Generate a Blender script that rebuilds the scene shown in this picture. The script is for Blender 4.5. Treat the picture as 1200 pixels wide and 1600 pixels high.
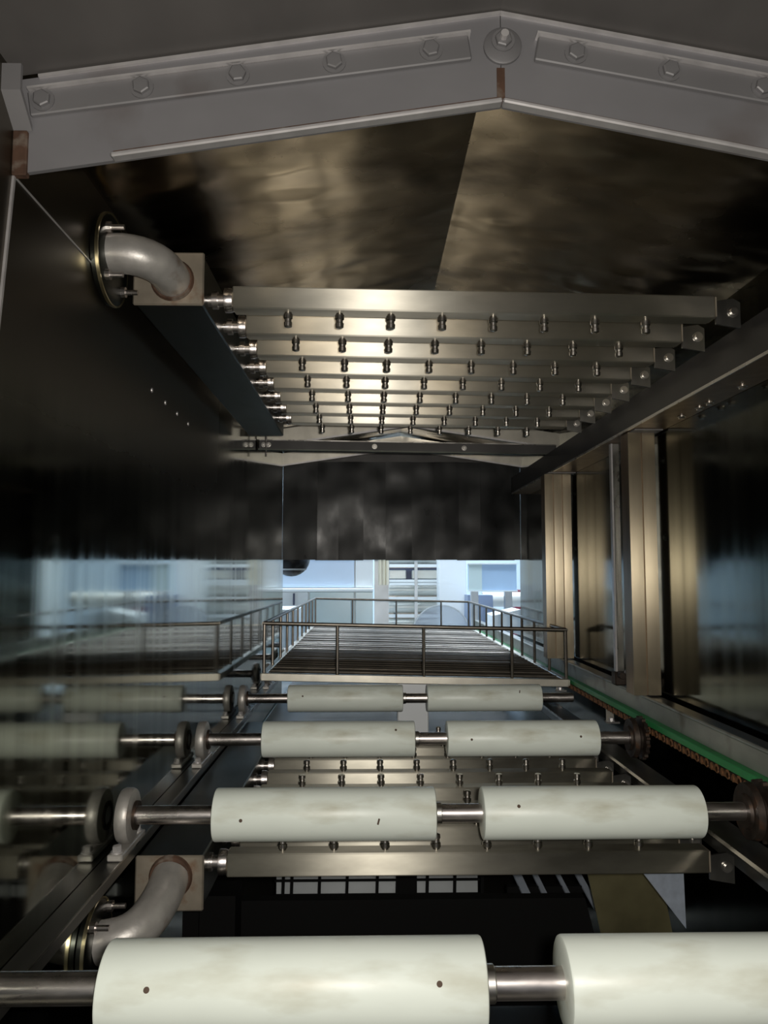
import bpy, bmesh, math, random
from mathutils import Vector, Matrix
random.seed(7)
for o in list(bpy.data.objects):
    bpy.data.objects.remove(o, do_unlink=True)
scene = bpy.context.scene
COL = scene.collection
ZC = 1.2                       # height of the lens above the hall floor; below, z = 0 is lens height
# ------------------------------------------------------------------ camera
cam_data = bpy.data.cameras.new('camera')
cam = bpy.data.objects.new('camera', cam_data)
COL.objects.link(cam)
cam_data.sensor_fit = 'VERTICAL'
cam_data.sensor_height = 24.0
cam_data.lens = 24.0 * 1200.0 / 1600.0
cam_data.clip_start = 0.01
YAW, PITCH = 0.020765, 0.079002
fw = Vector((math.sin(YAW) * math.cos(PITCH), math.cos(YAW) * math.cos(PITCH), math.sin(PITCH)))
cam.location = (0, 0, ZC)
cam.rotation_euler = fw.to_track_quat('-Z', 'Y').to_euler()
scene.camera = cam
# ------------------------------------------------------------------ world, lights, exposure
world = bpy.data.worlds.new('world')
scene.world = world
world.use_nodes = True
bg = world.node_tree.nodes['Background']
bg.inputs[0].default_value = (0.86, 0.90, 1.0, 1)
bg.inputs[1].default_value = 0.12
vs = scene.view_settings
vs.view_transform = 'Standard'
vs.look = 'None'
vs.gamma = 1
vs.use_curve_mapping = False
vs.exposure = 0.0


def lamp(name, kind, loc, energy, color, size=None, rot=(0, 0, 0), radius=None):
    d = bpy.data.lights.new(name, kind)
    d.energy = energy
    d.color = color
    if kind == 'AREA':
        d.shape = 'RECTANGLE'
        d.size, d.size_y = size
    elif radius is not None:
        d.shadow_soft_size = radius
    o = bpy.data.objects.new(name, d)
    COL.objects.link(o)
    o.location = (loc[0], loc[1], loc[2] + ZC)
    o.rotation_euler = rot
    return o


# the torch of the phone that took the picture, beside its lens
FLASH = lamp('phone_torch', 'POINT', (0.022, -0.012, 0.012), 24.0, (1.0, 0.95, 0.87), radius=0.012)
FLASH.data.use_nodes = True
fnt = FLASH.data.node_tree
ff = fnt.nodes.new('ShaderNodeLightFalloff')
ff.inputs['Strength'].default_value = 1.0
fnt.links.new(ff.outputs['Linear'], fnt.nodes['Emission'].inputs['Strength'])
# ceiling light panels of the hall beyond the tunnel
HALL_Z = 2.3
for lx, ly in ((-0.9, 5.0), (1.3, 5.0), (-0.9, 7.2), (1.3, 7.2)):
    lamp('hall_light', 'AREA', (lx, ly, HALL_Z - 0.06), 70.0, (0.80, 0.90, 1.0), (1.5, 0.5))


# ------------------------------------------------------------------ materials
def mat(name, base, rough=0.5, metal=0.0, var=0.0, vscale=(8, 8, 8), rvar=0.0, bump=0.0, bscale=(60, 60, 60),
        dirt=None, dscale=6.0, dcut=(0.55, 0.75), emit=None, trans=0.0, spec=None, aniso=0.0, alpha=1.0, bdist=0.002,
        bdetail=3.0, tangent=None):
    m = bpy.data.materials.new(name)
    m.use_nodes = True
    nt = m.node_tree
    b = nt.nodes['Principled BSDF']
    b.inputs['Base Color'].default_value = (*base, 1)
    b.inputs['Roughness'].default_value = rough
    b.inputs['Metallic'].default_value = metal
    if spec is not None:
        b.inputs['Specular IOR Level'].default_value = spec
    if trans:
        b.inputs['Transmission Weight'].default_value = trans
    if aniso:
        b.inputs['Anisotropic'].default_value = aniso
    if tangent:
        tg = nt.nodes.new('ShaderNodeTangent')
        tg.direction_type = 'RADIAL'
        tg.axis = tangent
        nt.links.new(tg.outputs[0], b.inputs['Tangent'])
    if alpha < 1:
        b.inputs['Alpha'].default_value = alpha
    if emit:
        b.inputs['Emission Color'].default_value = (*emit[0], 1)
        b.inputs['Emission Strength'].default_value = emit[1]
    tc = nt.nodes.new('ShaderNodeTexCoord')

    def noise(scale, detail=4.0, base_scale=1.0):
        mp = nt.nodes.new('ShaderNodeMapping')
        mp.inputs['Scale'].default_value = scale
        nt.links.new(tc.outputs['Object'], mp.inputs['Vector'])
        n = nt.nodes.new('ShaderNodeTexNoise')
        n.inputs['Scale'].default_value = base_scale
        n.inputs['Detail'].default_value = detail
        nt.links.new(mp.outputs['Vector'], n.inputs['Vector'])
        return n

    def ramp(src, lo, hi, a, c):
        r = nt.nodes.new('ShaderNodeMapRange')
        r.inputs['From Min'].default_value = a
        r.inputs['From Max'].default_value = c
        r.inputs['To Min'].default_value = lo
        r.inputs['To Max'].default_value = hi
        nt.links.new(src, r.inputs['Value'])
        return r.outputs['Result']
    col = None
    if var:
        n = noise(vscale)
        mx = nt.nodes.new('ShaderNodeMix')
        mx.data_type = 'RGBA'
        mx.inputs[6].default_value = (*[c * (1 - var) for c in base], 1)
        mx.inputs[7].default_value = (*[min(1, c * (1 + var)) for c in base], 1)
        nt.links.new(ramp(n.outputs['Fac'], 0, 1, 0.3, 0.7), mx.inputs[0])
        col = mx.outputs[2]
    if dirt:
        n = noise((dscale,) * 3 if not hasattr(dscale, '__len__') else dscale, 6.0)
        mx = nt.nodes.new('ShaderNodeMix')
        mx.data_type = 'RGBA'
        nt.links.new(ramp(n.outputs['Fac'], 0, 1, *dcut), mx.inputs[0])
        if col:
            nt.links.new(col, mx.inputs[6])
        else:
            mx.inputs[6].default_value = (*base, 1)
        mx.inputs[7].default_value = (*dirt, 1)
        col = mx.outputs[2]
    if col:
        nt.links.new(col, b.inputs['Base Color'])
    if rvar:
        n = noise(vscale, 5.0)
        nt.links.new(ramp(n.outputs['Fac'], max(0.01, rough - rvar), rough + rvar, 0.3, 0.7), b.inputs['Roughness'])
    if bump:
        n = noise(bscale, bdetail)
        bp = nt.nodes.new('ShaderNodeBump')
        bp.inputs['Strength'].default_value = bump
        bp.inputs['Distance'].default_value = bdist
        nt.links.new(n.outputs['Fac'], bp.inputs['Height'])
        nt.links.new(bp.outputs['Normal'], b.inputs['Normal'])
    return m


MAT = dict(
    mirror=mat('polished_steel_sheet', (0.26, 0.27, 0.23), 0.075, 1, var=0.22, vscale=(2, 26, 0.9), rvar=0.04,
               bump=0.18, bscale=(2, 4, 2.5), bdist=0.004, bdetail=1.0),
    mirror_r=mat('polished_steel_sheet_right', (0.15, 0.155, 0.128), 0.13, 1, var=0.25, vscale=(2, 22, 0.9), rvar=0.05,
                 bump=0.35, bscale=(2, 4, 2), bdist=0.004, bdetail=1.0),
    roof=mat('stained_roof_steel', (0.33, 0.28, 0.21), 0.25, 1, var=0.4, vscale=(4, 5, 5), rvar=0.10,
             dirt=(0.07, 0.058, 0.045), dscale=(3, 5, 5), dcut=(0.50, 0.70), bump=1.0, bscale=(4, 7, 7), bdist=0.016,
             bdetail=2.0),
    roof_near=mat('dull_grey_roof_steel', (0.105, 0.098, 0.094), 0.6, 0.2, var=0.2, vscale=(8, 4, 8)),
    frame=mat('grey_galvanised_frame', (0.20, 0.195, 0.20), 0.55, 0.45, var=0.12, vscale=(6, 6, 10),
              dirt=(0.13, 0.11, 0.105), dscale=9, dcut=(0.6, 0.8)),
    web=mat('pale_grey_beam_web', (0.235, 0.23, 0.24), 0.55, 0.45, var=0.10, vscale=(6, 6, 10), dirt=(0.17, 0.15, 0.145), dscale=7, dcut=(0.6, 0.8)),
    bright=mat('bright_edge_steel', (0.55, 0.53, 0.53), 0.38, 0.55, var=0.12, vscale=(40, 40, 40)),
    rust=mat('rusty_steel', (0.085, 0.045, 0.028), 0.75, 0.3, var=0.4, vscale=(60, 60, 25), dirt=(0.20, 0.17, 0.14),
             dscale=40, dcut=(0.55, 0.7)),
    chain=mat('orange_rusted_chain', (0.20, 0.095, 0.04), 0.7, 0.3, var=0.4, vscale=(70, 70, 70)),
    dark_rust=mat('oily_rusted_iron', (0.045, 0.033, 0.026), 0.5, 0.6, var=0.4, vscale=(70, 70, 70),
                  dirt=(0.10, 0.05, 0.028), dscale=60, dcut=(0.55, 0.7)),
    bar=mat('brushed_tube_steel', (0.50, 0.475, 0.41), 0.39, 0.97, var=0.12, vscale=(14, 40, 40), aniso=0.95, tangent='X'),
    bar_low=mat('grimy_tube_steel', (0.36, 0.34, 0.285), 0.40, 0.95, var=0.25, vscale=(10, 30, 30), aniso=0.95, tangent='X'),
    steel=mat('worn_stainless', (0.52, 0.50, 0.47), 0.30, 1, var=0.15, vscale=(25, 25, 25), rvar=0.08),
    header=mat('dark_header_steel', (0.075, 0.08, 0.07), 0.36, 1, var=0.2, vscale=(8, 3, 8), rvar=0.08),
    cast=mat('cast_pipe_steel', (0.45, 0.43, 0.405), 0.42, 0.5, var=0.2, vscale=(30, 30, 30), dirt=(0.25, 0.17, 0.12),
             dscale=22, dcut=(0.6, 0.75), bump=0.25, bscale=(160, 160, 160), bdist=0.001),
    plate=mat('welded_plate_steel', (0.31, 0.27, 0.215), 0.45, 0.6, var=0.2, vscale=(30, 30, 30),
              dirt=(0.22, 0.13, 0.08), dscale=28, dcut=(0.58, 0.72)),
    brass=mat('brass_rim', (0.62, 0.55, 0.34), 0.3, 1, var=0.15, vscale=(50, 50, 50)),
    plastic=mat('white_roller_plastic', (0.86, 0.92, 0.85), 0.38, 0, var=0.04, vscale=(10, 30, 30), spec=0.45,
                dirt=(0.60, 0.60, 0.49), dscale=(9, 26, 26), dcut=(0.54, 0.76)),
    nozzle=mat('clean_nozzle_steel', (0.66, 0.62, 0.57), 0.27, 1, var=0.15, vscale=(80, 80, 80)),
    hole=mat('dark_screw_hole', (0.10, 0.065, 0.045), 0.8),
    shaft=mat('turned_shaft_steel', (0.72, 0.67, 0.65), 0.30, 1, var=0.18, vscale=(18, 60, 60), rvar=0.08,
              dirt=(0.30, 0.19, 0.16), dscale=20, dcut=(0.62, 0.85)),
    rail=mat('dark_rail_steel', (0.22, 0.215, 0.20), 0.34, 0.95, var=0.25, vscale=(15, 3, 15), rvar=0.1),
    beam=mat('black_beam_steel', (0.045, 0.043, 0.042), 0.45, 0.6, var=0.3, vscale=(8, 8, 8)),
    post=mat('tarnished_post_steel', (0.30, 0.255, 0.185), 0.36, 1, var=0.16, vscale=(30, 30, 2.5), aniso=0.9, tangent='Z',
             dirt=(0.17, 0.11, 0.06), dscale=(26, 26, 3), dcut=(0.6, 0.8)),
    post_side=mat('brown_stained_post_side', (0.24, 0.17, 0.11), 0.4, 0.8, var=0.25, vscale=(30, 30, 3)),
    rubber=mat('black_rubber_strip', (0.010, 0.011, 0.011), 0.34, 0, var=0.3, vscale=(14, 14, 8), rvar=0.08, spec=0.2,
               bump=0.8, bscale=(5, 5, 5), bdist=0.02, bdetail=1.0),
    green=mat('green_guide_plastic', (0.035, 0.27, 0.085), 0.5, 0, var=0.2, vscale=(20, 6, 20), dirt=(0.05, 0.10, 0.04),
              dscale=14, dcut=(0.6, 0.8)),
    guard=mat('dusty_guard_steel', (0.31, 0.32, 0.29), 0.45, 0.5, var=0.22, vscale=(20, 9, 20), dirt=(0.14, 0.13, 0.10),
              dscale=(12, 18, 12), dcut=(0.55, 0.75)),
    wire=mat('dull_wire_steel', (0.20, 0.18, 0.155), 0.38, 0.9, var=0.2, vscale=(30, 30, 30)),
    floor_wire=mat('grimy_floor_wire', (0.085, 0.075, 0.062), 0.45, 0.8, var=0.35, vscale=(10, 30, 10)),
    trayframe=mat('tray_flat_bar_steel', (0.58, 0.55, 0.48), 0.35, 0.9, var=0.12, vscale=(20, 20, 20)),
    black=mat('black_enamel', (0.003, 0.003, 0.003), 0.7, spec=0.1),
    gloss_black=mat('glossy_black_enamel', (0.008, 0.008, 0.010), 0.25),
    sump=mat('dark_sump_steel', (0.05, 0.048, 0.042), 0.35, 0.8, var=0.3, vscale=(5, 5, 5)),
    yellowsteel=mat('yellowed_sump_steel', (0.30, 0.27, 0.15), 0.35, 0.9, var=0.4, vscale=(9, 9, 9)),
    bluesteel=mat('pale_blue_sheet', (0.55, 0.62, 0.74), 0.42, 0.7, var=0.12, vscale=(60, 6, 60)),
    white=mat('white_panel', (0.80, 0.86, 0.88), 0.35, 0, var=0.03, vscale=(3, 3, 3)),
    paleblue=mat('pale_blue_panel', (0.56, 0.70, 0.86), 0.35, 0, var=0.05, vscale=(2, 2, 2)),
    skyblue=mat('sky_blue_panel', (0.42, 0.60, 0.82), 0.4, 0, var=0.06, vscale=(2, 2, 2)),
    palegreen=mat('pale_green_glass_panel', (0.62, 0.76, 0.77), 0.25, 0, var=0.03, vscale=(2, 2, 2)),
    greysteel=mat('hall_grey_steel', (0.50, 0.53, 0.55), 0.4, 0.5, var=0.15, vscale=(6, 6, 6)),
    roll=mat('pale_machine_roll', (0.72, 0.74, 0.70), 0.35, 0.2, var=0.06, vscale=(8, 8, 8)),
    navy=mat('dark_blue_recess', (0.03, 0.05, 0.11), 0.4),
    bin=mat('grey_blue_bin_plastic', (0.24, 0.31, 0.45), 0.45),
    red=mat('dark_red_cabinet_paint', (0.16, 0.02, 0.035), 0.5),
    beige=mat('cream_tube_cover', (0.86, 0.80, 0.62), 0.4),
    clear=mat('clear_plastic_disc', (0.80, 0.88, 0.98), 0.12, 0, alpha=0.42, bump=0.2, bscale=(30, 30, 30)),
    floor=mat('hall_floor_paint', (0.45, 0.48, 0.50), 0.35, 0, var=0.1, vscale=(1.5, 1.5, 1.5)),
    hallwall=mat('hall_wall_paint', (0.60, 0.72, 0.82), 0.6, 0, var=0.04, vscale=(1, 1, 1)),
    drip=mat('white_drip_tray', (0.78, 0.81, 0.84), 0.35, 0.1, var=0.05, vscale=(4, 4, 4)),
    tube=mat('light_diffuser', (0.9, 0.95, 1.0), 0.4, emit=((0.85, 0.93, 1.0), 4.0)),
)


# dull brown film added to the upper near left wall, hiding mirrored spray bars
def add_muting_film(m, zr, yr, film, film_rough):
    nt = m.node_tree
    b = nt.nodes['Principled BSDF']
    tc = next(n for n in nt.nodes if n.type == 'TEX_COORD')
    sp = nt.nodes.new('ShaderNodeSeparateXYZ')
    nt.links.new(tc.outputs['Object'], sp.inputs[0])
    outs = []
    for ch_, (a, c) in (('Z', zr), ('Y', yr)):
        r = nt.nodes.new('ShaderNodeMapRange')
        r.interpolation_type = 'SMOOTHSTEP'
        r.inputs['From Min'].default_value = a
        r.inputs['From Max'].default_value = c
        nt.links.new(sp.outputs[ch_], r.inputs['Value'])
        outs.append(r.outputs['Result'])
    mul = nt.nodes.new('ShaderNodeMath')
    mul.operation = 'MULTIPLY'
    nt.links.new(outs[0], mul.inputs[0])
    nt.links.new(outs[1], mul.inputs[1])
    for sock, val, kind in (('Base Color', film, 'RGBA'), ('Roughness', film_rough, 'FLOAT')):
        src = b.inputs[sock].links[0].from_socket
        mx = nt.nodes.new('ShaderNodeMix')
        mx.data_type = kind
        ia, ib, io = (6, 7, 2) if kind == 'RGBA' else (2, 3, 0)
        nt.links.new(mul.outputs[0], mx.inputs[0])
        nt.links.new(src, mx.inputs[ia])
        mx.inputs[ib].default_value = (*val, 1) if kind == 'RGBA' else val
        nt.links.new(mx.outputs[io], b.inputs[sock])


add_muting_film(MAT['mirror'], (ZC + 0.06, ZC + 0.24), (0.95, 0.45), (0.13, 0.115, 0.09), 0.38)


# ------------------------------------------------------------------ mesh helpers (z = 0 is lens height)
class MB:
    def __init__(self):
        self.bm = bmesh.new()

    def box(self, x0, x1, y0, y1, z0, z1, bevel=0.0):
        bm = self.bm
        c = [Vector(((x0, x1)[i], (y0, y1)[j], (z0, z1)[k])) for i in (0, 1) for j in (0, 1) for k in (0, 1)]
        return self._hexa(c, bevel)

    def _hexa(self, c, bevel=0.0):
        bm = self.bm
        v = [bm.verts.new(p) for p in c]
        fs = []
        for q in ((0, 1, 3, 2), (4, 6, 7, 5), (0, 4, 5, 1), (2, 3, 7, 6), (0, 2, 6, 4), (1, 5, 7, 3)):
            fs.append(bm.faces.new([v[i] for i in q]))
        if bevel > 0:
            es = list({e for f in fs for e in f.edges})
            bmesh.ops.bevel(bm, geom=es, offset=bevel, segments=1, affect='EDGES', profile=0.5)
        return self

    def bar(self, p, q, w, h, up=(0, 0, 1), bevel=0.0):
        """square bar from p to q, w across, h along up"""
        p, q = Vector(p), Vector(q)
        d = (q - p).normalized()
        s = d.cross(Vector(up)).normalized()
        u = s.cross(d).normalized()
        c = []
        for b in (p, q):
            for j in (-1, 1):
                for k in (-1, 1):
                    c.append(b + s * (w / 2 * j) + u * (h / 2 * k))
        return self._hexa(c, bevel)

    def prism(self, pts, axis, a, b):
        """polygon pts (2-D) extruded along axis between a and b"""
        bm = self.bm

        def mk(p, t):
            if axis == 'x':
                return Vector((t, p[0], p[1]))
            if axis == 'y':
                return Vector((p[0], t, p[1]))
            return Vector((p[0], p[1], t))
        va = [bm.verts.new(mk(p, a)) for p in pts]
        vb = [bm.verts.new(mk(p, b)) for p in pts]
        n = len(pts)
        bm.faces.new(va)
        bm.faces.new(list(reversed(vb)))
        for i in range(n):
            j = (i + 1) % n
            bm.faces.new([va[i], vb[i], vb[j], va[j]])
        return self

    def lathe(self, prof, origin, axis, n=24, closed=False):
        """prof = [(t, r)], revolved about axis through origin"""
        bm = self.bm
        d = Vector(axis).normalized()
        a = d.orthogonal().normalized()
        b = d.cross(a)
        o = Vector(origin)
        rings = []
        for t, r in prof:
            if r < 1e-6:
                rings.append([bm.verts.new(o + d * t)])
            else:
                rings.append([bm.verts.new(o + d * t + (a * math.cos(2 * math.pi * i / n) + b * math.sin(2 * math.pi * i / n)) * r)
                              for i in range(n)])
        pairs = list(zip(rings[:-1], rings[1:]))
        if closed:
            pairs.append((rings[-1], rings[0]))
        for A, B in pairs:
            for i in range(n):
                j = (i + 1) % n
                if len(A) == 1 and len(B) == 1:
                    continue
                if len(A) == 1:
                    bm.faces.new([A[0], B[i], B[j]])
                elif len(B) == 1:
                    bm.faces.new([A[i], B[0], A[j]])
                else:
                    bm.faces.new([A[i], B[i], B[j], A[j]])
        if not closed:
            for R, rev in ((rings[0], False), (rings[-1], True)):
                if len(R) > 1:
                    bm.faces.new(list(reversed(R)) if rev else R)
        return self

    def cyl(self, p, q, r, n=16, bev=0.0):
        p, q = Vector(p), Vector(q)
        L = (q - p).length
        prof = [(0, r - bev), (bev, r), (L - bev, r), (L, r - bev)] if bev else [(0, r), (L, r)]
        return self.lathe(prof, p, q - p, n)

    def sweep(self, pts, r, n=14):
        """round tube through pts"""
        bm = self.bm
        pts = [Vector(p) for p in pts]
        rs = r if hasattr(r, '__len__') else [r] * len(pts)
        rings = []
        ref = None
        for i, p in enumerate(pts):
            d = (pts[min(i + 1, len(pts) - 1)] - pts[max(i - 1, 0)]).normalized()
            if ref is None:
                ref = d.orthogonal().normalized()
            a = (ref - d * ref.dot(d)).normalized()
            ref = a
            b = d.cross(a)
            rings.append([bm.verts.new(p + (a * math.cos(2 * math.pi * k / n) + b * math.sin(2 * math.pi * k / n)) * rs[i])
                          for k in range(n)])
        for A, B in zip(rings[:-1], rings[1:]):
            for k in range(n):
                j = (k + 1) % n
                bm.faces.new([A[k], B[k], B[j], A[j]])
        bm.faces.new(list(reversed(rings[0])))
        bm.faces.new(rings[-1])
        return self

    def mesh(self, name, material, origin=(0, 0, 0), smooth=35):
        bm = self.bm
        bmesh.ops.recalc_face_normals(bm, faces=bm.faces)
        bmesh.ops.translate(bm, verts=bm.verts, vec=-Vector(origin))
        me = bpy.data.meshes.new(name)
        bm.to_mesh(me)
        bm.free()
        me.materials.append(material if not isinstance(material, str) else MAT[material])
        for p in me.polygons:
            p.use_smooth = True
        me.set_sharp_from_angle(angle=math.radians(smooth))
        return me


ORG = {}


def tag(o, label=None, cat=None, group=None, kind=None):
    if label:
        o['label'] = label
    if cat:
        o['category'] = cat
    if group:
        o['group'] = group
    if kind:
        o['kind'] = kind
    return o


def thing(name, label, cat, loc, group=None):
    o = bpy.data.objects.new(name, None)
    o.empty_display_size = 0.05
    COL.objects.link(o)
    o.location = (loc[0], loc[1], loc[2] + ZC)
    ORG[o] = Vector(loc)
    return tag(o, label, cat, group)


def put(name, mb, material, parent=None, smooth=28):
    """one mesh object whose geometry was given in scene coordinates"""
    if parent is not None:
        org = ORG[parent]
    else:
        vs_ = [v.co for v in mb.bm.verts]
        org = Vector(((min(v.x for v in vs_) + max(v.x for v in vs_)) / 2, (min(v.y for v in vs_) + max(v.y for v in vs_)) / 2,
                      min(v.z for v in vs_)))
    o = bpy.data.objects.new(name, mb.mesh(name, material, org, smooth))
    COL.objects.link(o)
    if parent is not None:
        o.parent = parent
    else:
        o.location = org + Vector((0, 0, ZC))
    ORG[o] = org
    return o


def inst(name, me, parent, pos, rot=(0, 0, 0)):
    """object sharing mesh data, placed at pos in scene coordinates"""
    o = bpy.data.objects.new(name, me)
    COL.objects.link(o)
    o.parent = parent
    o.location = Vector(pos) - ORG[parent]
    o.rotation_euler = rot
    ORG[o] = Vector(pos)
    return o


def single(name, mb, material, label, cat, group=None, smooth=28):
    return tag(put(name, mb, material, None, smooth), label, cat, group)


def struct(name, mb, material):
    return tag(put(name, mb, material), kind='structure')


# shared small meshes
def hex_bolt_mesh(r=0.0085, h=0.006, name='bolt', material='steel'):
    m = MB()                                   # head towards -y, seat at y = 0
    m.lathe([(0, r * 1.35), (0.0015, r * 1.35)], (0, 0, 0), (0, -1, 0), 18)
    m.lathe([(0.0015, r), (h - 0.001, r), (h, r * 0.86)], (0, 0, 0), (0, -1, 0), 6)
    return m.mesh(name, material)


BOLT = hex_bolt_mesh(material='frame')
SMALL_BOLT = hex_bolt_mesh(0.006, 0.005, 'small_bolt')
NOZ = MB()
NOZ.lathe([(0, 0.0050), (0.003, 0.0050), (0.003, 0.0066), (0.009, 0.0066), (0.0105, 0.0052), (0.014, 0.0048), (0.0155, 0.0062),
           (0.021, 0.0058), (0.022, 0.0035)], (0, 0, 0), (0, 0, -1), 12)
NOZZLE = NOZ.mesh('nozzle', 'nozzle')

# ================================================================== THE TUNNEL SHELL
XL, XR = -0.345, 0.62
Y0, Y1 = -0.9, 3.13
RX, RZ = 0.131, 0.560                          # roof ridge
EL, ER = 0.483, 0.470                          # eaves
FLOOR = -ZC
GB = 0.724                                     # plane of the nearest gable beam
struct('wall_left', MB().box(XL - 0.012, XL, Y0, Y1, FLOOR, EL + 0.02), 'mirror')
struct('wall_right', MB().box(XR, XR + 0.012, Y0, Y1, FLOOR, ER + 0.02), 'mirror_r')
ceil = tag(thing('ceiling', None, None, (RX, 1.1, RZ)), kind='structure')
t_ = 0.012
for ya, yb, mt in ((Y0, GB, 'roof_near'), (GB + 0.0005, Y1, 'roof')):
    put('roof_sheet', MB().prism([(XL - 0.012, EL), (RX, RZ), (RX, RZ + t_), (XL - 0.012, EL + t_)], 'y', ya, yb), mt, ceil)
    put('roof_sheet', MB().prism([(RX, RZ), (XR + 0.012, ER), (XR + 0.012, ER + t_), (RX, RZ + t_)], 'y', ya, yb), mt, ceil)
# folded seams of the left wall sheet
wl = bpy.data.objects['wall_left']
put('seam', MB().box(XL, XL + 0.0012, 0.726, 0.985, 0.3835, 0.3850), 'bright', wl)
put('seam', MB().bar((XL + 0.0012, 0.724, 0.383), (XL + 0.0012, 0.700, 0.19), 0.0024, 0.0034, (0, 1, 0)), 'bright', wl)
BOLT_REFL = MB().lathe([(0, 0.004), (0.0015, 0.0035), (0.002, 0)], (0, 0, 0), (1, 0, 0), 10).mesh('bolt_reflection', 'bright')
for ry, rz in ((1.212, 0.290), (1.294, 0.288), (1.375, 0.286), (1.460, 0.284)):  # pale dots standing in for right-side bolts mirrored in the wall
    inst('bolt_reflection', BOLT_REFL, wl, (XL, ry, rz))

# ------------------------------------------------------------------ gabled roof beams
SL, SR = (0.461 - 0.385) / 0.476, -0.192


def lowz(x):
    return 0.461 + (SL if x < RX else SR) * (x - RX) * (1 if x < RX else 1)


def topz(x):
    return 0.557 + (0.160 if x < RX else -0.183) * (x - RX)


g = thing('roof_beam', 'grey folded-steel gable beam with bolted straps, nearest, across the top of the picture', 'beam',
          (RX, GB, 0.385), 'gabled roof beams')
put('web', MB().prism([(XL, lowz(XL)), (RX, lowz(RX)), (RX, topz(RX)), (XL, topz(XL))], 'y', GB, GB + 0.005), 'web', g)
put('web', MB().prism([(RX + 0.0008, lowz(RX)), (XR, lowz(XR)), (XR, topz(XR)), (RX + 0.0008, topz(RX))], 'y', GB, GB + 0.005), 'web', g)
for a, b in ((XL + 0.022, RX), (RX, XR)):
    put('top_edge', MB().bar((a, GB - 0.0015, topz(a + 1e-6 if a >= RX else a)), (b, GB - 0.0015, topz(b - 1e-6 if b <= RX else b)), 0.003, 0.0032, (0, 0, 1)),
        'bright', g)
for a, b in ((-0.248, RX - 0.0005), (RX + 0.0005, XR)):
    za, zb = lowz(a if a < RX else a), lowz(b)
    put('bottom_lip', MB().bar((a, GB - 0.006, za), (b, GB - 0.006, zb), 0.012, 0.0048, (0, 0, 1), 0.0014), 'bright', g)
    put('lip_strip', MB().bar((a, GB - 0.0008, za + 0.0055), (b, GB - 0.0008, zb + 0.0055), 0.0022, 0.0062), 'rust', g)  # dark strip laid on the web just above the lip
for a, b, sl in ((-0.330, 0.100, 0.150), (0.166, XR - 0.004, -0.180)):
    z = (0.5185 if a > 0 else 0.5185 - 0.430 * sl)
    st = put('strap', MB().bar((a, GB - 0.003, z), (b, GB - 0.003, z + sl * (b - a)), 0.006, 0.0245, (0, 0, 1), 0.0012), 'frame', g)
    put('strap_edge', MB().bar((a, GB - 0.0055, z + 0.0128), (b, GB - 0.0055, z + 0.0128 + sl * (b - a)), 0.011, 0.0022, (0, 0, 1)), 'bright', st)
    xs = (-0.316, -0.221, -0.128, -0.034, 0.061) if a < 0 else (0.205, 0.298, 0.390, 0.483, 0.575)
    for x in xs:
        inst('bolt', BOLT, st, (x, GB - 0.006, z + sl * (x - a) + 0.001), (0, random.random(), 0))
rw = put('ridge_washer', MB().lathe([(0, 0.019), (0.003, 0.019), (0.004, 0.017)], (0.133, GB, 0.522), (0, -1, 0), 32), 'frame', g)
inst('bolt', BOLT, rw, (0.133, GB - 0.004, 0.526))
put('bolt_stud', MB().cyl((0.133, GB - 0.008, 0.526), (0.133, GB - 0.016, 0.526), 0.004, 10), 'bright', rw)
put('ridge_weld', MB().box(RX - 0.004, RX + 0.004, GB - 0.001, GB + 0.001, 0.462, 0.5), 'rust', g)
# bent clip and rusty weld where the beam meets the left wall
put('corner_clip', MB().prism([(GB - 0.030, 0.478), (GB - 0.026, 0.478), (GB - 0.026, 0.455), (GB - 0.002, 0.434), (GB - 0.002, 0.428),
                               (GB - 0.030, 0.452)], 'x', XL - 0.001, XL + 0.018), 'frame', g)
put('corner_weld', MB().box(XL, XL + 0.014, GB - 0.004, GB + 0.005, 0.383, 0.428, 0.001), 'rust', g)

for nm, gy, dz, hh, lab in (('roof_beam', 2.45, 0.008, 0.05, 'tarnished gable beam above the far ends of the spray bars'),
                            ('roof_beam', 3.06, 0.034, 0.050, 'farthest gable beam, pale, just above the black strip curtain')):
    g2 = thing(nm, lab, 'beam', (RX, gy, 0.4), 'gabled roof beams')
    for a, b in ((XL, RX - 0.0004), (RX + 0.0004, XR)):
        f_ = lambda x: (0.465 + dz + (0.150 if a < RX - 0.01 else -0.150) * (x - RX))
        put('web', MB().prism([(a, f_(a)), (b, f_(b)), (b, f_(b) + hh), (a, f_(a) + hh)], 'y', gy, gy + 0.03), 'trayframe', g2)
        put('bottom_lip', MB().bar((a, gy - 0.003, f_(a)), (b, gy - 0.003, f_(b)), 0.006, 0.006), 'bright', g2)

cb = thing('cross_beam', 'dark steel cross beam spanning the tunnel behind the spray bars', 'beam', (0.13, 2.39, 0.36))
put('channel', MB().bar((XL + 0.004, 2.39, 0.399), (XR - 0.03, 2.39, 0.386), 0.03, 0.030, (0, 0, 1), 0.002), 'beam', cb)
put('lower_flange', MB().bar((XL + 0.004, 2.378, 0.382), (XR - 0.03, 2.378, 0.369), 0.03, 0.004), 'header', cb)
put('top_flange', MB().bar((XL + 0.004, 2.373, 0.413), (XR - 0.03, 2.373, 0.400), 0.004, 0.003), 'steel', cb)
for x in (-0.325, -0.31, 0.02, 0.30):
    inst('bolt', SMALL_BOLT, cb, (x, 2.374, 0.398 - 0.014 * (x - XL)))
put('hanger_rod', MB().cyl((-0.318, 2.372, 0.36), (-0.318, 2.372, 0.44), 0.003, 8), 'shaft', cb)

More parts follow.
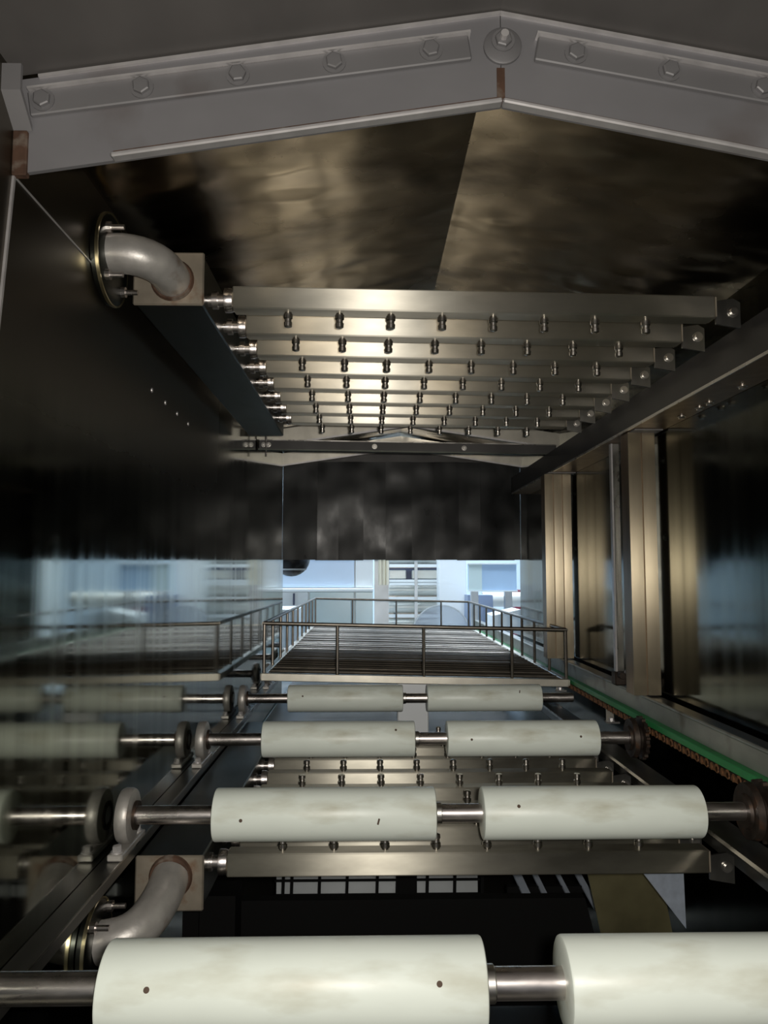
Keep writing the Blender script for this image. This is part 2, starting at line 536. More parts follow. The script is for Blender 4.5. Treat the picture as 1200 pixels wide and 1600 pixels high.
# ------------------------------------------------------------------ channel along the right wall, carrying the bar ends
ch = thing('support_channel', 'black steel channel running along the right wall under the spray bar ends', 'beam', (0.58, 1.2, 0.30))
put('face', MB().box(0.548, 0.552, -0.6, 2.9, 0.303, 0.363), 'beam', ch)
put('bottom_flange', MB().box(0.548, XR - 0.001, -0.6, 2.9, 0.299, 0.303), 'post_side', ch)
put('lip', MB().box(0.5455, 0.548, -0.6, 2.9, 0.2985, 0.3035), 'steel', ch)
put('top_flange', MB().box(0.552, XR - 0.001, -0.6, 2.9, 0.359, 0.363), 'beam', ch)
for y in (1.02, 1.20, 1.32, 1.36, 1.44):
    inst('bolt', SMALL_BOLT, ch, (0.600, y, 0.2988), (math.pi / 2, 0, 0))


# ------------------------------------------------------------------ spray manifolds (header, elbow, flange, eight bars with nozzles)
BAR_L, TILT0 = 0.69, 0.0130
BAR_MESH, CAP_MESH = {}, {}
for up_, TL in ((True, TILT0), (False, 0.0)):
    BARM = MB()
    c_ = []
    for x in (0, BAR_L):
        for j in (-1, 1):
            for k in (-1, 1):
                c_.append(Vector((x, 0.016 * j, 0.016 * k - TL * x)))
    BARM._hexa(c_, 0.0018)
    BAR_MESH[up_] = BARM.mesh('spray_bar', 'bar' if up_ else 'bar_low', (0, 0, 0), 20)
    CAP_MESH[up_] = MB().box(BAR_L, BAR_L + 0.002, -0.0145, 0.0145, -0.0145 - TL * BAR_L, 0.0145 - TL * BAR_L).mesh('end_cap', 'plate')
UN = MB()
UN.lathe([(-0.040, 0.009), (-0.030, 0.009), (-0.030, 0.0125), (-0.022, 0.0125), (-0.022, 0.009), (-0.012, 0.009), (-0.012, 0.0175),
          (-0.004, 0.0175), (-0.002, 0.0165), (0, 0.0165)], (0, 0, 0), (1, 0, 0), 24)
UNION = UN.mesh('union', 'shaft')
CLIP = MB().prism([(0.010, -0.020), (0.046, -0.026), (0.046, 0.012), (0.036, 0.018), (0.010, 0.014)], 'y', -0.002, 0.002).mesh('end_clip', 'rail')
CLIP_B = MB().lathe([(0, 0.008), (0.002, 0.008), (0.002, 0.005), (0.005, 0.005)], (0, 0, 0), (0, -1, 0), 14).mesh('clip_bolt', 'steel')


def elbow_pts(a, b, c, n=9):
    a, b, c = Vector(a), Vector(b), Vector(c)
    return [(a * (1 - t) ** 2 + b * 2 * t * (1 - t) + c * t * t) for t in [i / (n - 1) for i in range(n)]]


def manifold(upper, label, group):
    s = 1 if upper else -1
    hz0, hz1 = (0.369, 0.440) if upper else (-0.460, -0.390)
    hx0, hx1 = (-0.322, -0.229) if upper else (-0.317, -0.227)
    m = thing('spray_manifold', label, 'spray manifold', (-0.27, 1.05, hz0), group)
    yp = 1.035 if upper else 1.095
    pl = put('end_plate', MB().box(hx0 - 0.002, hx1 + 0.002, yp, yp + 0.006, hz0 - 0.002, hz1 + 0.002, 0.002), 'plate', m)
    put('header_pipe', MB().box(hx0, hx1, yp + 0.006, 2.06, hz0, hz1, 0.002), 'header', m)
    if upper:
        ctr = Vector((-0.270, yp, 0.402))
        path = [(XL + 0.012, 0.972, 0.412), (XL + 0.022, 0.972, 0.412)] + elbow_pts((XL + 0.028, 0.972, 0.412), (-0.270, 0.972, 0.408), ctr)
        fl = Vector((XL, 0.985, 0.408))
        fr = 0.058
    else:
        ctr = Vector((-0.270, yp, -0.416))
        path = [(XL + 0.012, 1.000, -0.458), (XL + 0.020, 1.000, -0.457)] + elbow_pts((XL + 0.026, 1.000, -0.456), (-0.270, 1.000, -0.450), ctr)
        fl = Vector((XL, 1.000, -0.458))
        fr = 0.050
    put('elbow', MB().sweep(path, 0.0255, 24), 'cast', m, 50)
    put('weld_bead', MB().lathe([(0, 0.0300), (0.004, 0.0275), (0.004, 0.0250)], ctr, (0, -1, 0), 28), 'rust', pl)
    fo = put('flange', MB().lathe([(0.001, fr), (0.010, fr), (0.012, fr - 0.004), (0.012, 0.03)], fl, (1, 0, 0), 40), 'header', m)
    put('flange_rim', MB().lathe([(0.007, fr), (0.011, fr), (0.011, fr + 0.0022), (0.007, fr + 0.0022)], fl, (1, 0, 0), 40, True), 'brass', fo)
    for k in range(4):
        a = math.radians(45 + 90 * k)
        py, pz = fl.y + 0.044 * math.cos(a), fl.z + 0.044 * math.sin(a)
        put('stud', MB().lathe([(0.010, 0.007), (0.018, 0.007), (0.018, 0.0035), (0.034, 0.0035)], (XL, py, pz), (1, 0, 0), 6 if False else 12),
            'shaft', fo)
    for k in range(8):
        y = 1.078 + 0.119 * k if upper else 1.142 + 0.110 * k
        z = 0.389 if upper else -0.413
        xo = -0.193 if upper else -0.200
        TILT = 0.0130 if upper else 0.0
        b = inst('spray_bar', BAR_MESH[upper], m, (xo, y, z))
        inst('end_cap', CAP_MESH[upper], b, (xo, y, z))
        inst('union', UNION, b, (xo, y, z), (0.3 * k, 0, 0))
        for j in range(8):
            x = 0.078 + 0.0737 * j
            inst('nozzle', NOZZLE, b, (xo + x, y, z - TILT * x - 0.0155 * s), (0 if upper else math.pi, 0, random.random()))
        inst('end_clip', CLIP, b, (xo + BAR_L - 0.004, y, z - 0.010))
        inst('clip_bolt', CLIP_B, b, (xo + BAR_L + 0.031, y - 0.002, z - 0.012))
    return m


manifold(True, 'upper spray manifold with eight square tubes of downward nozzles below the roof', 'spray manifolds')
manifold(False, 'lower spray manifold with upward nozzles beneath the white rollers', 'spray manifolds')

# ================================================================== CONVEYOR
rl = thing('conveyor_rail', 'dark angle rail along the mirror-like left wall carrying the bearings', 'rail', (-0.33, 1.5, -0.40), 'conveyor rails')
put('top_flange', MB().box(XL + 0.001, -0.319, 0.2, 4.3, -0.376, -0.372), 'rail', rl)
put('web', MB().box(-0.323, -0.319, 0.2, 4.3, -0.388, -0.376), 'rail', rl)
put('edge', MB().box(-0.3195, -0.3180, 0.2, 4.3, -0.3745, -0.3718), 'steel', rl)
rr = thing('conveyor_rail', 'dark flat rail along the right side under the sprockets', 'rail', (0.52, 1.5, -0.40), 'conveyor rails')
put('top_flange', MB().box(0.500, 0.545, 0.2, 4.3, -0.378, -0.374), 'rail', rr)
put('web', MB().box(0.541, 0.545, 0.2, 4.3, -0.43, -0.378), 'rail', rr)
put('edge', MB().box(0.4985, 0.500, 0.2, 4.3, -0.380, -0.374), 'steel', rr)

# roller axles
RR, RL, GAP, RZ0 = 0.0346, 0.30, 0.0636, -0.3284
b_ = 0.0025
ROLLER = MB().lathe([(0, 0.0145), (0, RR - b_), (b_ * 0.35, RR - b_ * 0.3), (b_, RR), (RL - b_, RR), (RL - b_ * 0.35, RR - b_ * 0.3), (RL, RR - b_), (RL, 0.0145)],
                    (0, 0, 0), (1, 0, 0), 48).mesh('roller', 'plastic')
SHAFT = MB().cyl((-0.130, 0, 0), (0.750, 0, 0), 0.0122, 24, 0.001).mesh('shaft', 'shaft')
COLLAR = MB().cyl((0, 0, 0), (0.008, 0, 0), 0.0142, 24, 0.001).mesh('collar', 'steel')
# toothed sprocket with a hub disc
SP = MB()
NT = 18
prof = []
for i in range(NT):
    for fr_, rad in ((0.0, 0.0385), (0.30, 0.0385), (0.45, 0.0425), (0.72, 0.0425), (0.87, 0.0385)):
        a = 2 * math.pi * (i + fr_) / NT
        prof.append((rad * math.cos(a), rad * math.sin(a)))
SP.prism(prof, 'x', 0, 0.007)
SPROCKET = SP.mesh('sprocket', 'dark_rust', (0, 0, 0), 25)
HUB = MB().lathe([(-0.024, 0.022), (-0.020, 0.024), (-0.020, 0.037), (-0.011, 0.039), (-0.009, 0.036), (-0.009, 0.024), (0.0, 0.024)], (0, 0, 0), (1, 0, 0), 28).mesh('hub', 'dark_rust')
HOLE = MB().lathe([(-0.002, 0.0023), (0.0004, 0.0023), (0.0005, 0.0016)], (0, 0, 0), (0, -1, 0), 12).mesh('screw_hole', 'hole')
CHIP = MB().box(-0.0012, 0.0012, -0.0006, 0.001, -0.004, 0.004, 0.0004).mesh('gouge', 'hole')

ROWS = [(0.6421, -0.2069, RZ0), (1.0801, -0.2075, RZ0), (1.5552, -0.2071, RZ0), (2.051, -0.2082, RZ0), (2.55, -0.208, RZ0),
        (3.05, -0.208, RZ0), (3.55, -0.208, RZ0), (4.05, -0.208, RZ0)]
RLAB = ['pair of white plastic rollers on a steel shaft, nearest, cut off at the bottom edge',
        'pair of white plastic rollers on a shaft, second row from the viewer',
        'pair of white plastic rollers on a shaft, third row from the viewer',
        'pair of white plastic rollers on a shaft directly below the front of the wire tray',
        'first roller axle hidden under the wire tray',
        'second roller axle under the wire tray, beneath the black curtain',
        'third roller axle under the wire tray, past the black curtain',
        'last roller axle at the far end of the wire tray']
# marks: (row, roller 0/1, distance along roller, angle above the forward horizontal in degrees)
MARKS = [(0, 0, 0.040, 24, 'h'), (0, 0, 0.262, 27, 'h'), (0, 1, 0.165, 25, 'g'), (1, 0, 0.040, 4, 'h'), (1, 1, 0.046, 30, 'h'), (1, 0, 0.222, 0, 'g'),
         (2, 1, 0.046, 8, 'h'), (2, 1, 0.260, 16, 'h'), (2, 0, 0.262, 40, 'h'), (3, 0, 0.040, 18, 'h'), (3, 1, 0.24, 35, 'g')]
for i, (y, x0, z) in enumerate(ROWS):
    ax = thing('roller_axle', RLAB[i], 'roller', (x0, y, z), 'roller axles of the conveyor')
    inst('shaft', SHAFT, ax, (x0, y, z))
    rs_ = [inst('roller', ROLLER, ax, (x0, y, z)), inst('roller', ROLLER, ax, (x0 + RL + GAP, y, z))]
    inst('collar', COLLAR, ax, (x0 + RL + 0.001, y, z))
    if i >= 4:                                          # thin idlers under the tray
        for r in rs_:
            r.scale = (1, 0.5, 0.5)
    if i < 3:                                           # driven rows
        inst('sprocket', SPROCKET, ax, (x0 + 0.750, y, z), (0.17 * i, 0, 0))
        inst('hub', HUB, ax, (x0 + 0.750, y, z))
    for (r_, k, d, a, kind) in MARKS:
        if r_ == i:
            A = math.radians(a)
            px = x0 + (RL + GAP) * k + d
            p = (px, y - RR * math.cos(A), z + RR * math.sin(A))
            inst('screw_hole' if kind == 'h' else 'gouge', HOLE if kind == 'h' else CHIP, rs_[k], p, (-A, 0.25 if kind == 'g' else 0, 0))

# pillow block bearings on the left rail
RING = MB().lathe([(-0.010, 0.0135), (-0.010, 0.026), (-0.008, 0.034), (-0.004, 0.036), (0.004, 0.036), (0.008, 0.034), (0.010, 0.026), (0.010, 0.0135)],
                  (0, 0, 0), (1, 0, 0), 36, True).mesh('housing', 'cast')
RACE = MB().lathe([(-0.012, 0.0123), (-0.012, 0.019), (0.014, 0.019), (0.014, 0.0123)], (0, 0, 0), (1, 0, 0), 28, True).mesh('inner_race', 'dark_rust')
FOOT = MB().box(-0.010, 0.010, -0.052, 0.052, -0.0430, -0.0345, 0.0015).mesh('foot', 'cast')
BBOLT = MB()
BBOLT.lathe([(0, 0.008), (0.002, 0.008)], (0, 0, 0), (0, 0, 1), 14)
BBOLT.lathe([(0.002, 0.0062), (0.008, 0.0062), (0.009, 0.005)], (0, 0, 0), (0, 0, 1), 6)
BBOLT = BBOLT.mesh('foot_bolt', 'bright')
BLAB = ['grey pillow block bearing out of view beside the nearest roller', 'grey ring bearing on the left rail at the second row of rollers',
        'grey ring bearing on the left rail at the third row of rollers', 'small ring bearing on the left rail at the row under the tray front',
        'dark bearing on the left rail beside the wire tray front corner', 'dark bearing on the left rail below the black curtain']
for i, (y, x0, z) in enumerate(ROWS[:6]):
    if i == 0:
        continue
    xb = -0.326
    be = thing('pillow_bearing', BLAB[i], 'bearing', (xb, y, z - 0.043), 'bearings on the left rail')
    inst('housing', RING, be, (xb, y, z))
    inst('inner_race', RACE, be, (xb, y, z))
    inst('foot', FOOT, be, (xb, y, z))
    for dy in (-0.042, 0.042):
        inst('foot_bolt', BBOLT, be, (xb, y + dy, z - 0.0345))

# right side: guard angle, green guide, drive chain
gd = thing('chain_guard', 'dusty steel angle guard above the green strip along the right wall', 'guard', (0.58, 1.6, -0.292))
put('face', MB().box(0.572, 0.576, 0.3, 4.2, -0.292, -0.256), 'guard', gd)
put('top_flange', MB().box(0.576, 0.606, 0.3, 4.2, -0.260, -0.256), 'rail', gd)
put('rolled_edge', MB().cyl((0.574, 0.3, -0.2565), (0.574, 4.2, -0.2565), 0.0035, 10), 'guard', gd)
single('guide_strip', MB().box(0.5575, 0.576, 0.3, 4.2, -0.3045, -0.2925, 0.001), 'green',
       'green plastic guide strip along the chain on the right side', 'guide strip')
LK = MB()
for sx in (-0.0065, 0.0065):
    LK.prism([(-0.0135, -0.004), (-0.0105, -0.0062), (-0.004, -0.0042), (0.004, -0.0042), (0.0105, -0.0062), (0.0135, -0.004), (0.0135, 0.004), (0.0105, 0.0062),
              (0.004, 0.0042), (-0.004, 0.0042), (-0.0105, 0.0062), (-0.0135, 0.004)], 'x', sx - 0.001, sx + 0.001)
LK.cyl((-0.0085, 0.009, 0), (0.0085, 0.009, 0), 0.0042, 10)
LINK_A = LK.mesh('link', 'chain')
LK = MB()
for sx in (-0.0042, 0.0042):
    LK.prism([(-0.0135, -0.004), (-0.0105, -0.0062), (0.0105, -0.0062), (0.0135, -0.004), (0.0135, 0.004), (0.0105, 0.0062), (-0.0105, 0.0062),
              (-0.0135, 0.004)], 'x', sx - 0.001, sx + 0.001)
LK.cyl((-0.0075, 0.009, 0), (0.0075, 0.009, 0), 0.0042, 10)
LINK_B = LK.mesh('link', 'dark_rust')
chn = thing('drive_chain', 'rusty roller chain running under the green guide strip', 'chain', (0.5625, 0.62, -0.3115))
for k in range(190):
    inst('link', LINK_A if k % 2 == 0 else LINK_B, chn, (0.5625, 0.62 + 0.0185 * k, -0.3115))
for by, lab in ((1.86, 'small pale bracket under the green strip past the third row sprocket'),
                (2.35, 'small pale bracket under the guard beside the wire tray corner')):
    br = thing('guide_bracket', lab, 'bracket', (0.585, by, -0.37), 'chain guide brackets')
    put('leg', MB().box(0.571, 0.589, by, by + 0.003, -0.352, -0.306), 'trayframe', br)
    put('foot', MB().box(0.565, 0.597, by - 0.02, by + 0.01, -0.356, -0.352), 'steel', br)
    inst('bolt', BBOLT, br, (0.580, by - 0.01, -0.352))


# ------------------------------------------------------------------ uprights along the right wall
def upright(y, x0, x1, n, label):
    p = thing('wall_post', label, 'post', ((x0 + x1) / 2, y, -0.2525), 'steel posts along the right wall')
    w = (x1 - x0) / n
    for k in range(n):
        a, b = x0 + w * k + 0.0015, x0 + w * (k + 1) - 0.0015
        pts = []
        for q in range(7):                                   # slightly crowned rib
            t = q / 6
            pts.append((a + (b - a) * t, y - 0.0005 * math.sin(math.pi * t)))
        pts += [(b, y + 0.004), (a, y + 0.004)]
        put('rib', MB().prism(pts, 'z', -0.2525, 0.297), 'post', p)
    put('back_channel', MB().box(x0 + 0.002, x1 - 0.001, y + 0.004, y + 0.05, -0.2525, 0.296), 'post_side', p)
    put('cap_plate', MB().box(x0 + 0.006, x1 + 0.006, y - 0.03, y + 0.05, 0.2965, 0.2985), 'frame', p)
    for z in (0.24, 0.075):
        inst('bolt', SMALL_BOLT, p, (x1 - 0.002, y + 0.02, z), (0, 0, math.pi / 2))
    return p


upright(1.60, 0.549, 0.6085, 2, 'tall tarnished steel post on the right wall, nearer one')
upright(2.29, 0.530, 0.6125, 3, 'tall three-ribbed steel post on the right wall, farther one')
ub = thing('upright_bar', 'thin bright steel upright bar standing left of the nearer wall post', 'bar', (0.56, 1.745, -0.27))
put('flange', MB().box(0.5600, 0.5645, 1.745, 1.760, -0.225, 0.298, 0.001), 'bright', ub)
put('web', MB().box(0.5645, 0.5805, 1.752, 1.756, -0.225, 0.298), 'rail', ub)
put('foot_clamp', MB().box(0.555, 0.590, 1.735, 1.765, -0.2525, -0.222, 0.003), 'dark_rust', ub)
inst('clamp_bolt', BOLT, ub, (0.586, 1.735, -0.225))
put('clamp_knob', MB().cyl((0.566, 1.735, -0.228), (0.566, 1.715, -0.228), 0.008, 12, 0.001), 'dark_rust', ub)

# ================================================================== WIRE TRAY
TY0, TY1 = 2.112, 4.15
TXL, TXR = -0.283, 0.543


def tz(x):                                                  # the tray leans a little to the right
    return -0.280 - 0.019 * (x - TXL) / (TXR - TXL)


TH = 0.143
tr = thing('wire_tray', 'large wire-floored steel tray with a railing lying on the rollers', 'tray', (0.13, TY0, -0.30))
put('front_bar', MB().bar((TXL - 0.006, TY0, tz(TXL)), (TXR + 0.004, TY0, tz(TXR)), 0.012, 0.021, (0, 0, 1), 0.0015), 'trayframe', tr)
put('back_bar', MB().bar((TXL, TY1, tz(TXL)), (TXR, TY1, tz(TXR)), 0.012, 0.02), 'trayframe', tr)
for x in (TXL, TXR):
    put('side_bar', MB().bar((x, TY0, tz(x)), (x, TY1, tz(x)), 0.018, 0.018, (0, 0, 1), 0.0015), 'trayframe', tr)
    put('top_rail', MB().cyl((x, TY0, tz(x) + TH), (x, TY1, tz(x) + TH), 0.0052, 10), 'wire', tr)
for y in (TY0, TY1):
    put('top_rail', MB().cyl((TXL, y, tz(TXL) + TH), (TXR, y, tz(TXR) + TH), 0.0055, 10), 'wire', tr)
PST = MB().cyl((0, 0, 0), (0, 0, TH), 0.0046, 10).mesh('rail_post', 'wire')
for x in (TXL + 0.002, -0.083, 0.152, 0.393, TXR - 0.002):
    for y in (TY0, TY1):
        inst('rail_post', PST, tr, (x, y, tz(x)))
for k in range(1, 10):
    for x in (TXL, TXR):
        inst('rail_post', PST, tr, (x, TY0 + (TY1 - TY0) * k / 10, tz(x)))
WM = MB().cyl((TXL, 0, tz(TXL)), (TXR, 0, tz(TXR)), 0.0058, 8).mesh('floor_wire', 'floor_wire')
WM2 = WM.copy()
WM2.materials[0] = MAT['wire']
yy = TY0 + 0.035
while yy < TY1 - 0.01:
    inst('floor_wire', WM2 if random.random() < 0.3 else WM, tr, (0, yy + random.uniform(-0.004, 0.004), 0.002 + random.uniform(-0.0015, 0.0015)))
    yy += 0.050
for x in (-0.12, 0.04, 0.10, 0.235, 0.40):
    put('stringer', MB().bar((x, TY0, tz(x) - 0.003), (x, TY1, tz(x) - 0.003), 0.007, 0.008), 'wire', tr)

# ================================================================== STRIP CURTAIN
cu = thing('strip_curtain', 'black rubber strip curtain hanging across the far end of the tunnel', 'curtain', (0.13, 3.10, 0.05))
put('hanging_rail', MB().box(XL + 0.003, XR - 0.003, 3.108, 3.128, 0.435, 0.54), 'beam', cu)
EDG = [-0.342, -0.209, -0.116, -0.023, 0.075, 0.173, 0.271, 0.364, 0.460, 0.587, 0.616]
for k in range(10):
    a, b = EDG[k] - 0.004, EDG[k + 1] + 0.004
    a, b = (XL + 0.0005 if k == 0 else a), min(b, XR - 0.0005)
    yb = 3.098 + (0.006 if k % 2 else 0.0)
    m = MB()
    nz, nx = 12, 4
    ph = random.random() * 6
    amp = 0.006 if k in (0, 4, 8) else 0.003
    grid = [[[None] * (nz + 1) for _ in range(nx + 1)] for _ in (0, 1)]
    for s in (0, 1):
        for i in range(nx + 1):
            for j in range(nz + 1):
                t = j / nz
                bend = amp * math.sin(ph + 5.2 * t) * t + amp * 0.8 * t * (i / nx - 0.5) * math.sin(ph * 2 + 3 * t) * 2
                z0 = 0.050 + (0.002 if k % 3 == 0 else 0.0)
                grid[s][i][j] = m.bm.verts.new((a + (b - a) * i / nx, yb + bend + 0.003 * s, 0.45 + (z0 - 0.45) * t))
    for s in (0, 1):
        for i in range(nx):
            for j in range(nz):
                m.bm.faces.new([grid[s][i][j], grid[s][i + 1][j], grid[s][i + 1][j + 1], grid[s][i][j + 1]])
    for i in range(nx):
        for j in (0, nz):
            m.bm.faces.new([grid[0][i][j], grid[0][i + 1][j], grid[1][i + 1][j], grid[1][i][j]])
    for j in range(nz):
        for i in (0, nx):
            m.bm.faces.new([grid[0][i][j], grid[0][i][j + 1], grid[1][i][j + 1], grid[1][i][j]])
    put('strip', m, 'rubber', cu, 60)

# ================================================================== SUMP BELOW THE CONVEYOR
struct('floor_sump', MB().box(XL + 0.002, XR - 0.002, Y0 + 0.02, 2.35, -0.80, -0.785), 'sump')
struct('wall_light_block', MB().box(XL + 0.002, XR - 0.002, 2.352, 2.366, FLOOR, -0.50), 'sump')  # added below the drip pan to block hall light
single('drip_pan', MB().box(XL + 0.004, XR - 0.004, 2.37, 4.5, -0.50, -0.49), 'sump', 'dark steel drip pan under the wire tray', 'drip pan')
single('white_block', MB().box(0.085, 0.175, 2.24, 2.30, -0.49, -0.315, 0.003), 'drip', 'white block under the tray, seen in the gap between two rollers', 'block')
sb = thing('sump_beam', 'black cross beam in the dark sump behind the nearest rollers', 'beam', (0.1, 1.31, -0.66))
put('face', MB().prism([(-0.30, -0.532), (0.357, -0.532), (0.40, -0.70), (-0.30, -0.70)], 'y', 1.30, 1.32), 'black', sb)
put('side_plate', MB().box(-0.26, -0.205, 1.24, 1.30, -0.70, -0.50), 'black', sb)
sc = thing('reflection_grid', 'pale strainer sheet behind black wire mesh, seen under the lower spray bar', 'reflection', (0.0, 1.58, -0.785))  # pale sheet and black wires stand for the tray reflected in sump water
put('back_sheet', MB().box(-0.185, 0.225, 1.62, 1.625, -0.785, -0.56), 'greysteel', sc)
for x in (-0.172, -0.155, -0.100, -0.045, 0.015, 0.055, 0.115, 0.170, 0.225):
    put('mesh_wire', MB().bar((x, 1.585, -0.785), (x + 0.006, 1.585, -0.56), 0.006, 0.004, (0, 1, 0)), 'black', sc)
for z in (-0.668, -0.640, -0.612, -0.584):
    put('mesh_wire', MB().bar((-0.185, 1.588, z), (0.225, 1.588, z), 0.004, 0.004), 'black', sc)
put('upright', MB().box(0.062, 0.098, 1.572, 1.584, -0.785, -0.56), 'black', sc)
sg = thing('slat_grate', 'slanted bright slats in the sump right of the strainer mesh', 'grate', (0.41, 1.5, -0.66))
for x, w in ((0.280, 0.016), (0.315, 0.010), (0.360, 0.008), (0.400, 0.012)):
    put('slat', MB().bar((x, 1.62, -0.56), (x + 0.045, 1.42, -0.66), w, 0.004, (0, 0, 1)), 'bluesteel', sg)
for x, y, z in ((0.34, 1.53, -0.61), (0.40, 1.53, -0.61)):
    put('leg', MB().box(x - 0.005, x + 0.005, y, y + 0.01, -0.785, z), 'black', sg)
put('carrier', MB().bar((0.27, 1.535, -0.610), (0.46, 1.535, -0.610), 0.012, 0.012), 'black', sg)
single('sump_side_plate', MB().prism([(0.375, -0.48), (0.505, -0.48), (0.56, -0.785), (0.44, -0.785)], 'y', 1.38, 1.385), 'yellowsteel',
       'yellowed steel side plate in the sump under the right bar end', 'plate')
single('reflected_light_plate', MB().prism([(0.410, -0.44), (0.501, -0.44), (0.503, -0.560)], 'y', 1.25, 1.254), 'bluesteel',  # pale blue paints hall light reflected off a sloped sump plate
       'triangular plate, pale blue for reflected hall light, below the right end of the lower spray bar', 'plate')

# ================================================================== HALL BEYOND THE CURTAIN
struct('floor', MB().box(-4, 5, -3.0, 9.2, FLOOR - 0.05, FLOOR), 'floor')
struct('wall_far', MB().box(-4, 5, 9.0, 9.1, FLOOR, HALL_Z), 'hallwall')
struct('wall_far_left', MB().box(-4.1, -4, -0.5, 9.0, FLOOR, HALL_Z), 'hallwall')
struct('wall_far_right', MB().box(5, 5.1, -0.5, 9.0, FLOOR, HALL_Z), 'hallwall')
tag(put('ceiling_hall', MB().box(-4, 5, -0.5, 9.0, HALL_Z, HALL_Z + 0.08), 'hallwall'), kind='structure')
for lx, ly, w_ in ((-0.9, 5.0, 'left front'), (1.3, 5.0, 'right front'), (-0.9, 7.2, 'left rear'), (1.3, 7.2, 'right rear')):
    hl = thing('ceiling_light', 'bright ceiling light panel of the hall, ' + w_ + ' of four', 'light', (lx, ly, HALL_Z - 0.05), 'hall ceiling lights')
    put('housing', MB().box(lx - 0.78, lx + 0.78, ly - 0.28, ly + 0.28, HALL_Z - 0.04, HALL_Z - 0.001), 'white', hl)
    put('diffuser', MB().box(lx - 0.75, lx + 0.75, ly - 0.25, ly + 0.25, HALL_Z - 0.05, HALL_Z - 0.04), 'tube', hl)

HY = 5.3
cab = thing('machine_cabinet', 'large white and pale blue machine cabinet beyond the curtain on the left', 'cabinet', (-0.35, HY, FLOOR))
put('body', MB().box(-0.95, 0.035, HY + 0.02, HY + 0.6, FLOOR, 0.55), 'white', cab)
put('upper_panel', MB().box(-0.90, -0.095, HY, HY + 0.02, -0.10, 0.50, 0.004), 'paleblue', cab)
put('upper_panel', MB().box(-0.085, 0.035, HY, HY + 0.02, -0.10, 0.50, 0.004), 'white', cab)
put('ledge', MB().box(-0.92, 0.037, HY - 0.05, HY + 0.02, -0.128, -0.106, 0.004), 'white', cab)
put('lower_panel', MB().box(-0.40, -0.095, HY, HY + 0.02, -1.1, -0.132, 0.003), 'palegreen', cab)
put('lower_panel', MB().box(-0.085, 0.035, HY, HY + 0.02, -1.1, -0.132, 0.003), 'palegreen', cab)
put('lower_panel', MB().box(-0.90, -0.41, HY, HY + 0.02, -1.1, -0.132, 0.003), 'white', cab)
put('handle', MB().box(-0.512, -0.500, HY - 0.02, HY, -0.22, -0.14, 0.002), 'navy', cab)
single('white_crate', MB().box(-0.62, -0.43, 4.75, 5.05, -1.2, -0.215, 0.01), 'white', 'white box standing in front of the cabinet at the far left', 'box')
pd = thing('pendant_lamp', 'black round ball-shaped lamp hanging just behind the curtain at the left', 'lamp', (-0.365, 3.75, 0.0))
put('shade', MB().lathe([(0.09 - 0.09 * math.cos(math.radians(d)), max(0.09 * math.sin(math.radians(d)), 0.0 if d == 0 else 0.012)) for d in (0, 15, 30, 42, 54, 66, 78, 90, 105, 120, 135, 150, 165)],
    (-0.372, 3.75, -0.018), (0, 0, 1), 36), 'gloss_black', pd)
put('band', MB().lathe([(0.030, 0.0680), (0.038, 0.0745), (0.038, 0.0760), (0.030, 0.0695)], (-0.372, 3.75, -0.018), (0, 0, 1), 36, True), 'greysteel', pd)
put('stem', MB().cyl((-0.372, 3.75, 0.15), (-0.372, 3.75, HALL_Z), 0.012, 10), 'black', pd)
# grey pillar with cream tubes
pil = thing('tube_pillar', 'slim grey pillar topped by cream vertical tubes right of the cabinet', 'pillar', (0.10, 5.45, FLOOR))
put('pillar', MB().box(0.045, 0.145, 5.45, 5.55, FLOOR, -0.085), 'greysteel', pil)
for x in (0.085, 0.112, 0.134):
    put('tube', MB().cyl((x, 5.43, -0.085), (x, 5.43, 0.5), 0.0115, 12), 'beige', pil)
put('back_plate', MB().box(0.045, 0.150, 5.445, 5.46, -0.085, 0.5), 'greysteel', pil)
# roll rack
RK = 6.1
rk = thing('roll_rack', 'pale machine frame with stacked horizontal rolls and dark slots, seen under the curtain', 'machine', (0.37, RK, FLOOR))
for x in (0.15, 0.375, 0.60):
    put('upright', MB().box(x - 0.012, x + 0.012, RK - 0.09, RK - 0.06, FLOOR, 0.5), 'greysteel', rk)
for z in (0.055, -0.065, -0.085, -0.20, -0.335, -0.45):
    put('cross_bar', MB().box(0.15, 0.62, RK - 0.085, RK - 0.05, z - 0.012, z + 0.012), 'white', rk)
for z in (0.115, -0.135, -0.27, -0.405, -0.54):
    put('roll', MB().cyl((0.14, RK + 0.02, z), (0.62, RK + 0.02, z), 0.046, 24, 0.004), 'roll', rk)
put('recess', MB().box(0.14, 0.62, RK - 0.02, RK + 0.0, -0.058, 0.038), 'navy', rk)
for a, b in ((0.165, 0.300), (0.345, 0.55)):
    put('slot_panel', MB().box(a, b, RK - 0.04, RK - 0.02, -0.048, 0.022, 0.006), 'roll', rk)
put('back_sheet', MB().box(0.14, 0.62, RK + 0.10, RK + 0.12, FLOOR, 0.5), 'rail', rk)
single('white_column', MB().box(0.53, 0.735, 5.75, 5.95, FLOOR, 0.9, 0.006), 'white', 'wide white column beyond the curtain beside the roll rack', 'column')
dc = thing('clear_disc', 'clear round plastic disc standing behind the tray rail', 'disc', (0.50, 5.0, -0.60))
put('disc', MB().lathe([(0, 0.0), (0, 0.185), (0.006, 0.185), (0.006, 0.0)], (0.475, 5.0, -0.395), (0, 1, 0), 48), 'clear', dc)
put('rim', MB().lathe([(-0.002, 0.182), (0.008, 0.182), (0.008, 0.189), (-0.002, 0.189)], (0.475, 5.0, -0.395), (0, 1, 0), 48, True), 'white', dc)
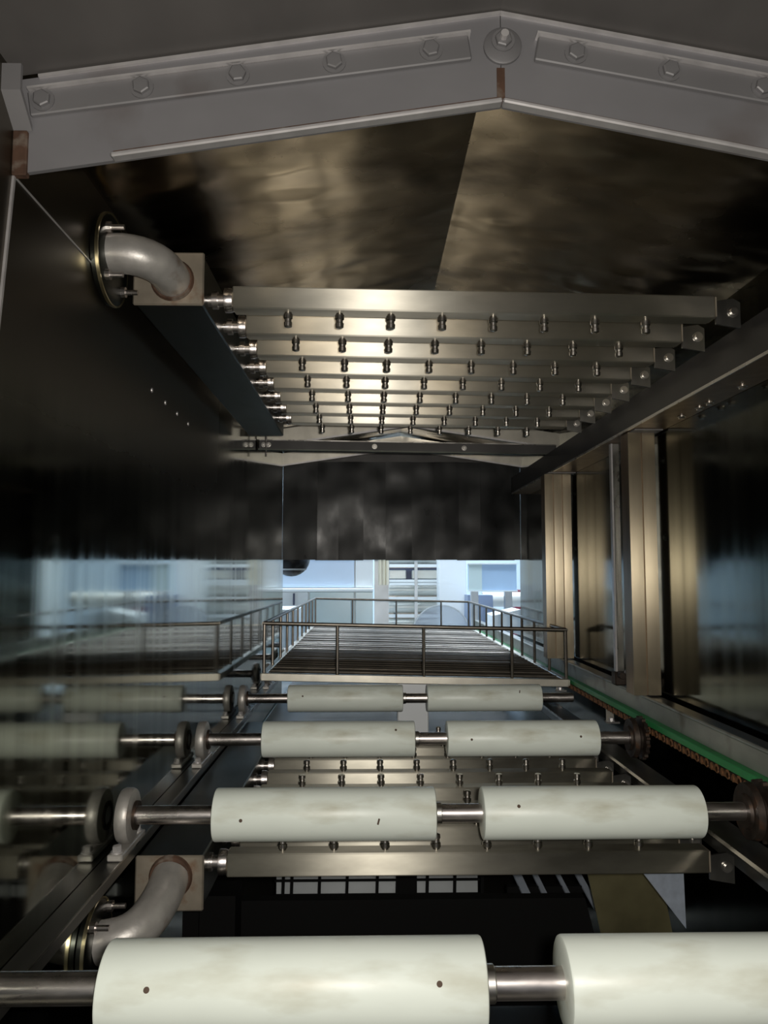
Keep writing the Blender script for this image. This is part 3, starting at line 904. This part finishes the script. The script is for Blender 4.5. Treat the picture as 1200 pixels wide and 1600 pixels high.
put('stand', MB().cyl((0.475, 5.02, FLOOR), (0.475, 5.02, -0.395), 0.015, 10), 'greysteel', dc)
bp = thing('control_panel', 'sky blue control panel with a pale border right of the white column', 'panel', (0.87, 5.4, FLOOR))
put('board', MB().box(0.705, 1.045, 5.40, 5.44, -0.125, 0.062, 0.003), 'skyblue', bp)
put('left_board', MB().box(0.706, 0.80, 5.396, 5.401, -0.122, 0.059), 'palegreen', bp)
for z in (-0.127, 0.063):
    put('border', MB().box(0.70, 1.05, 5.39, 5.445, z - 0.004, z + 0.004), 'white', bp)
put('leg', MB().box(0.73, 0.78, 5.44, 5.50, FLOOR, 0.06), 'greysteel', bp)
put('leg', MB().box(0.97, 1.02, 5.44, 5.50, FLOOR, 0.06), 'greysteel', bp)
single('blue_bin', MB().prism([(0.70, FLOOR), (0.92, FLOOR), (0.90, -0.16), (0.72, -0.16)], 'y', 5.55, 5.75), 'bin', 'grey-blue bin below the sky blue panel', 'bin')
single('white_hopper', MB().prism([(0.80, -0.34), (1.10, -0.44), (1.10, -0.27), (0.98, -0.235), (0.80, -0.275)], 'y', 4.95, 5.25), 'white',
       'white angular hopper behind the right tray rail', 'hopper')
single('hopper_stand', MB().box(0.94, 1.02, 5.0, 5.2, FLOOR, -0.415, 0.004), 'greysteel', 'grey stand carrying the white hopper', 'stand')
single('grey_pipe', MB().cyl((0.86, 5.8, -0.20), (1.5, 5.8, -0.20), 0.055, 24, 0.003), 'roll', 'horizontal pale pipe below the sky blue panel', 'pipe')
single('exit_panel', MB().box(XR + 0.02, XR + 0.30, 3.16, 3.18, FLOOR, 0.55), 'greysteel', 'grey end panel of the tunnel at the right of the exit', 'panel')
single('red_cabinet', MB().box(1.52, 1.74, 7.95, 8.3, FLOOR, -0.18, 0.006), 'red', 'dark red cabinet by the far hall wall, mirrored in the left wall', 'cabinet')
single('white_locker', MB().box(2.0, 2.6, 6.3, 6.8, FLOOR, 0.5, 0.006), 'white', 'white locker at the far right of the hall, mirrored in the left wall', 'locker')
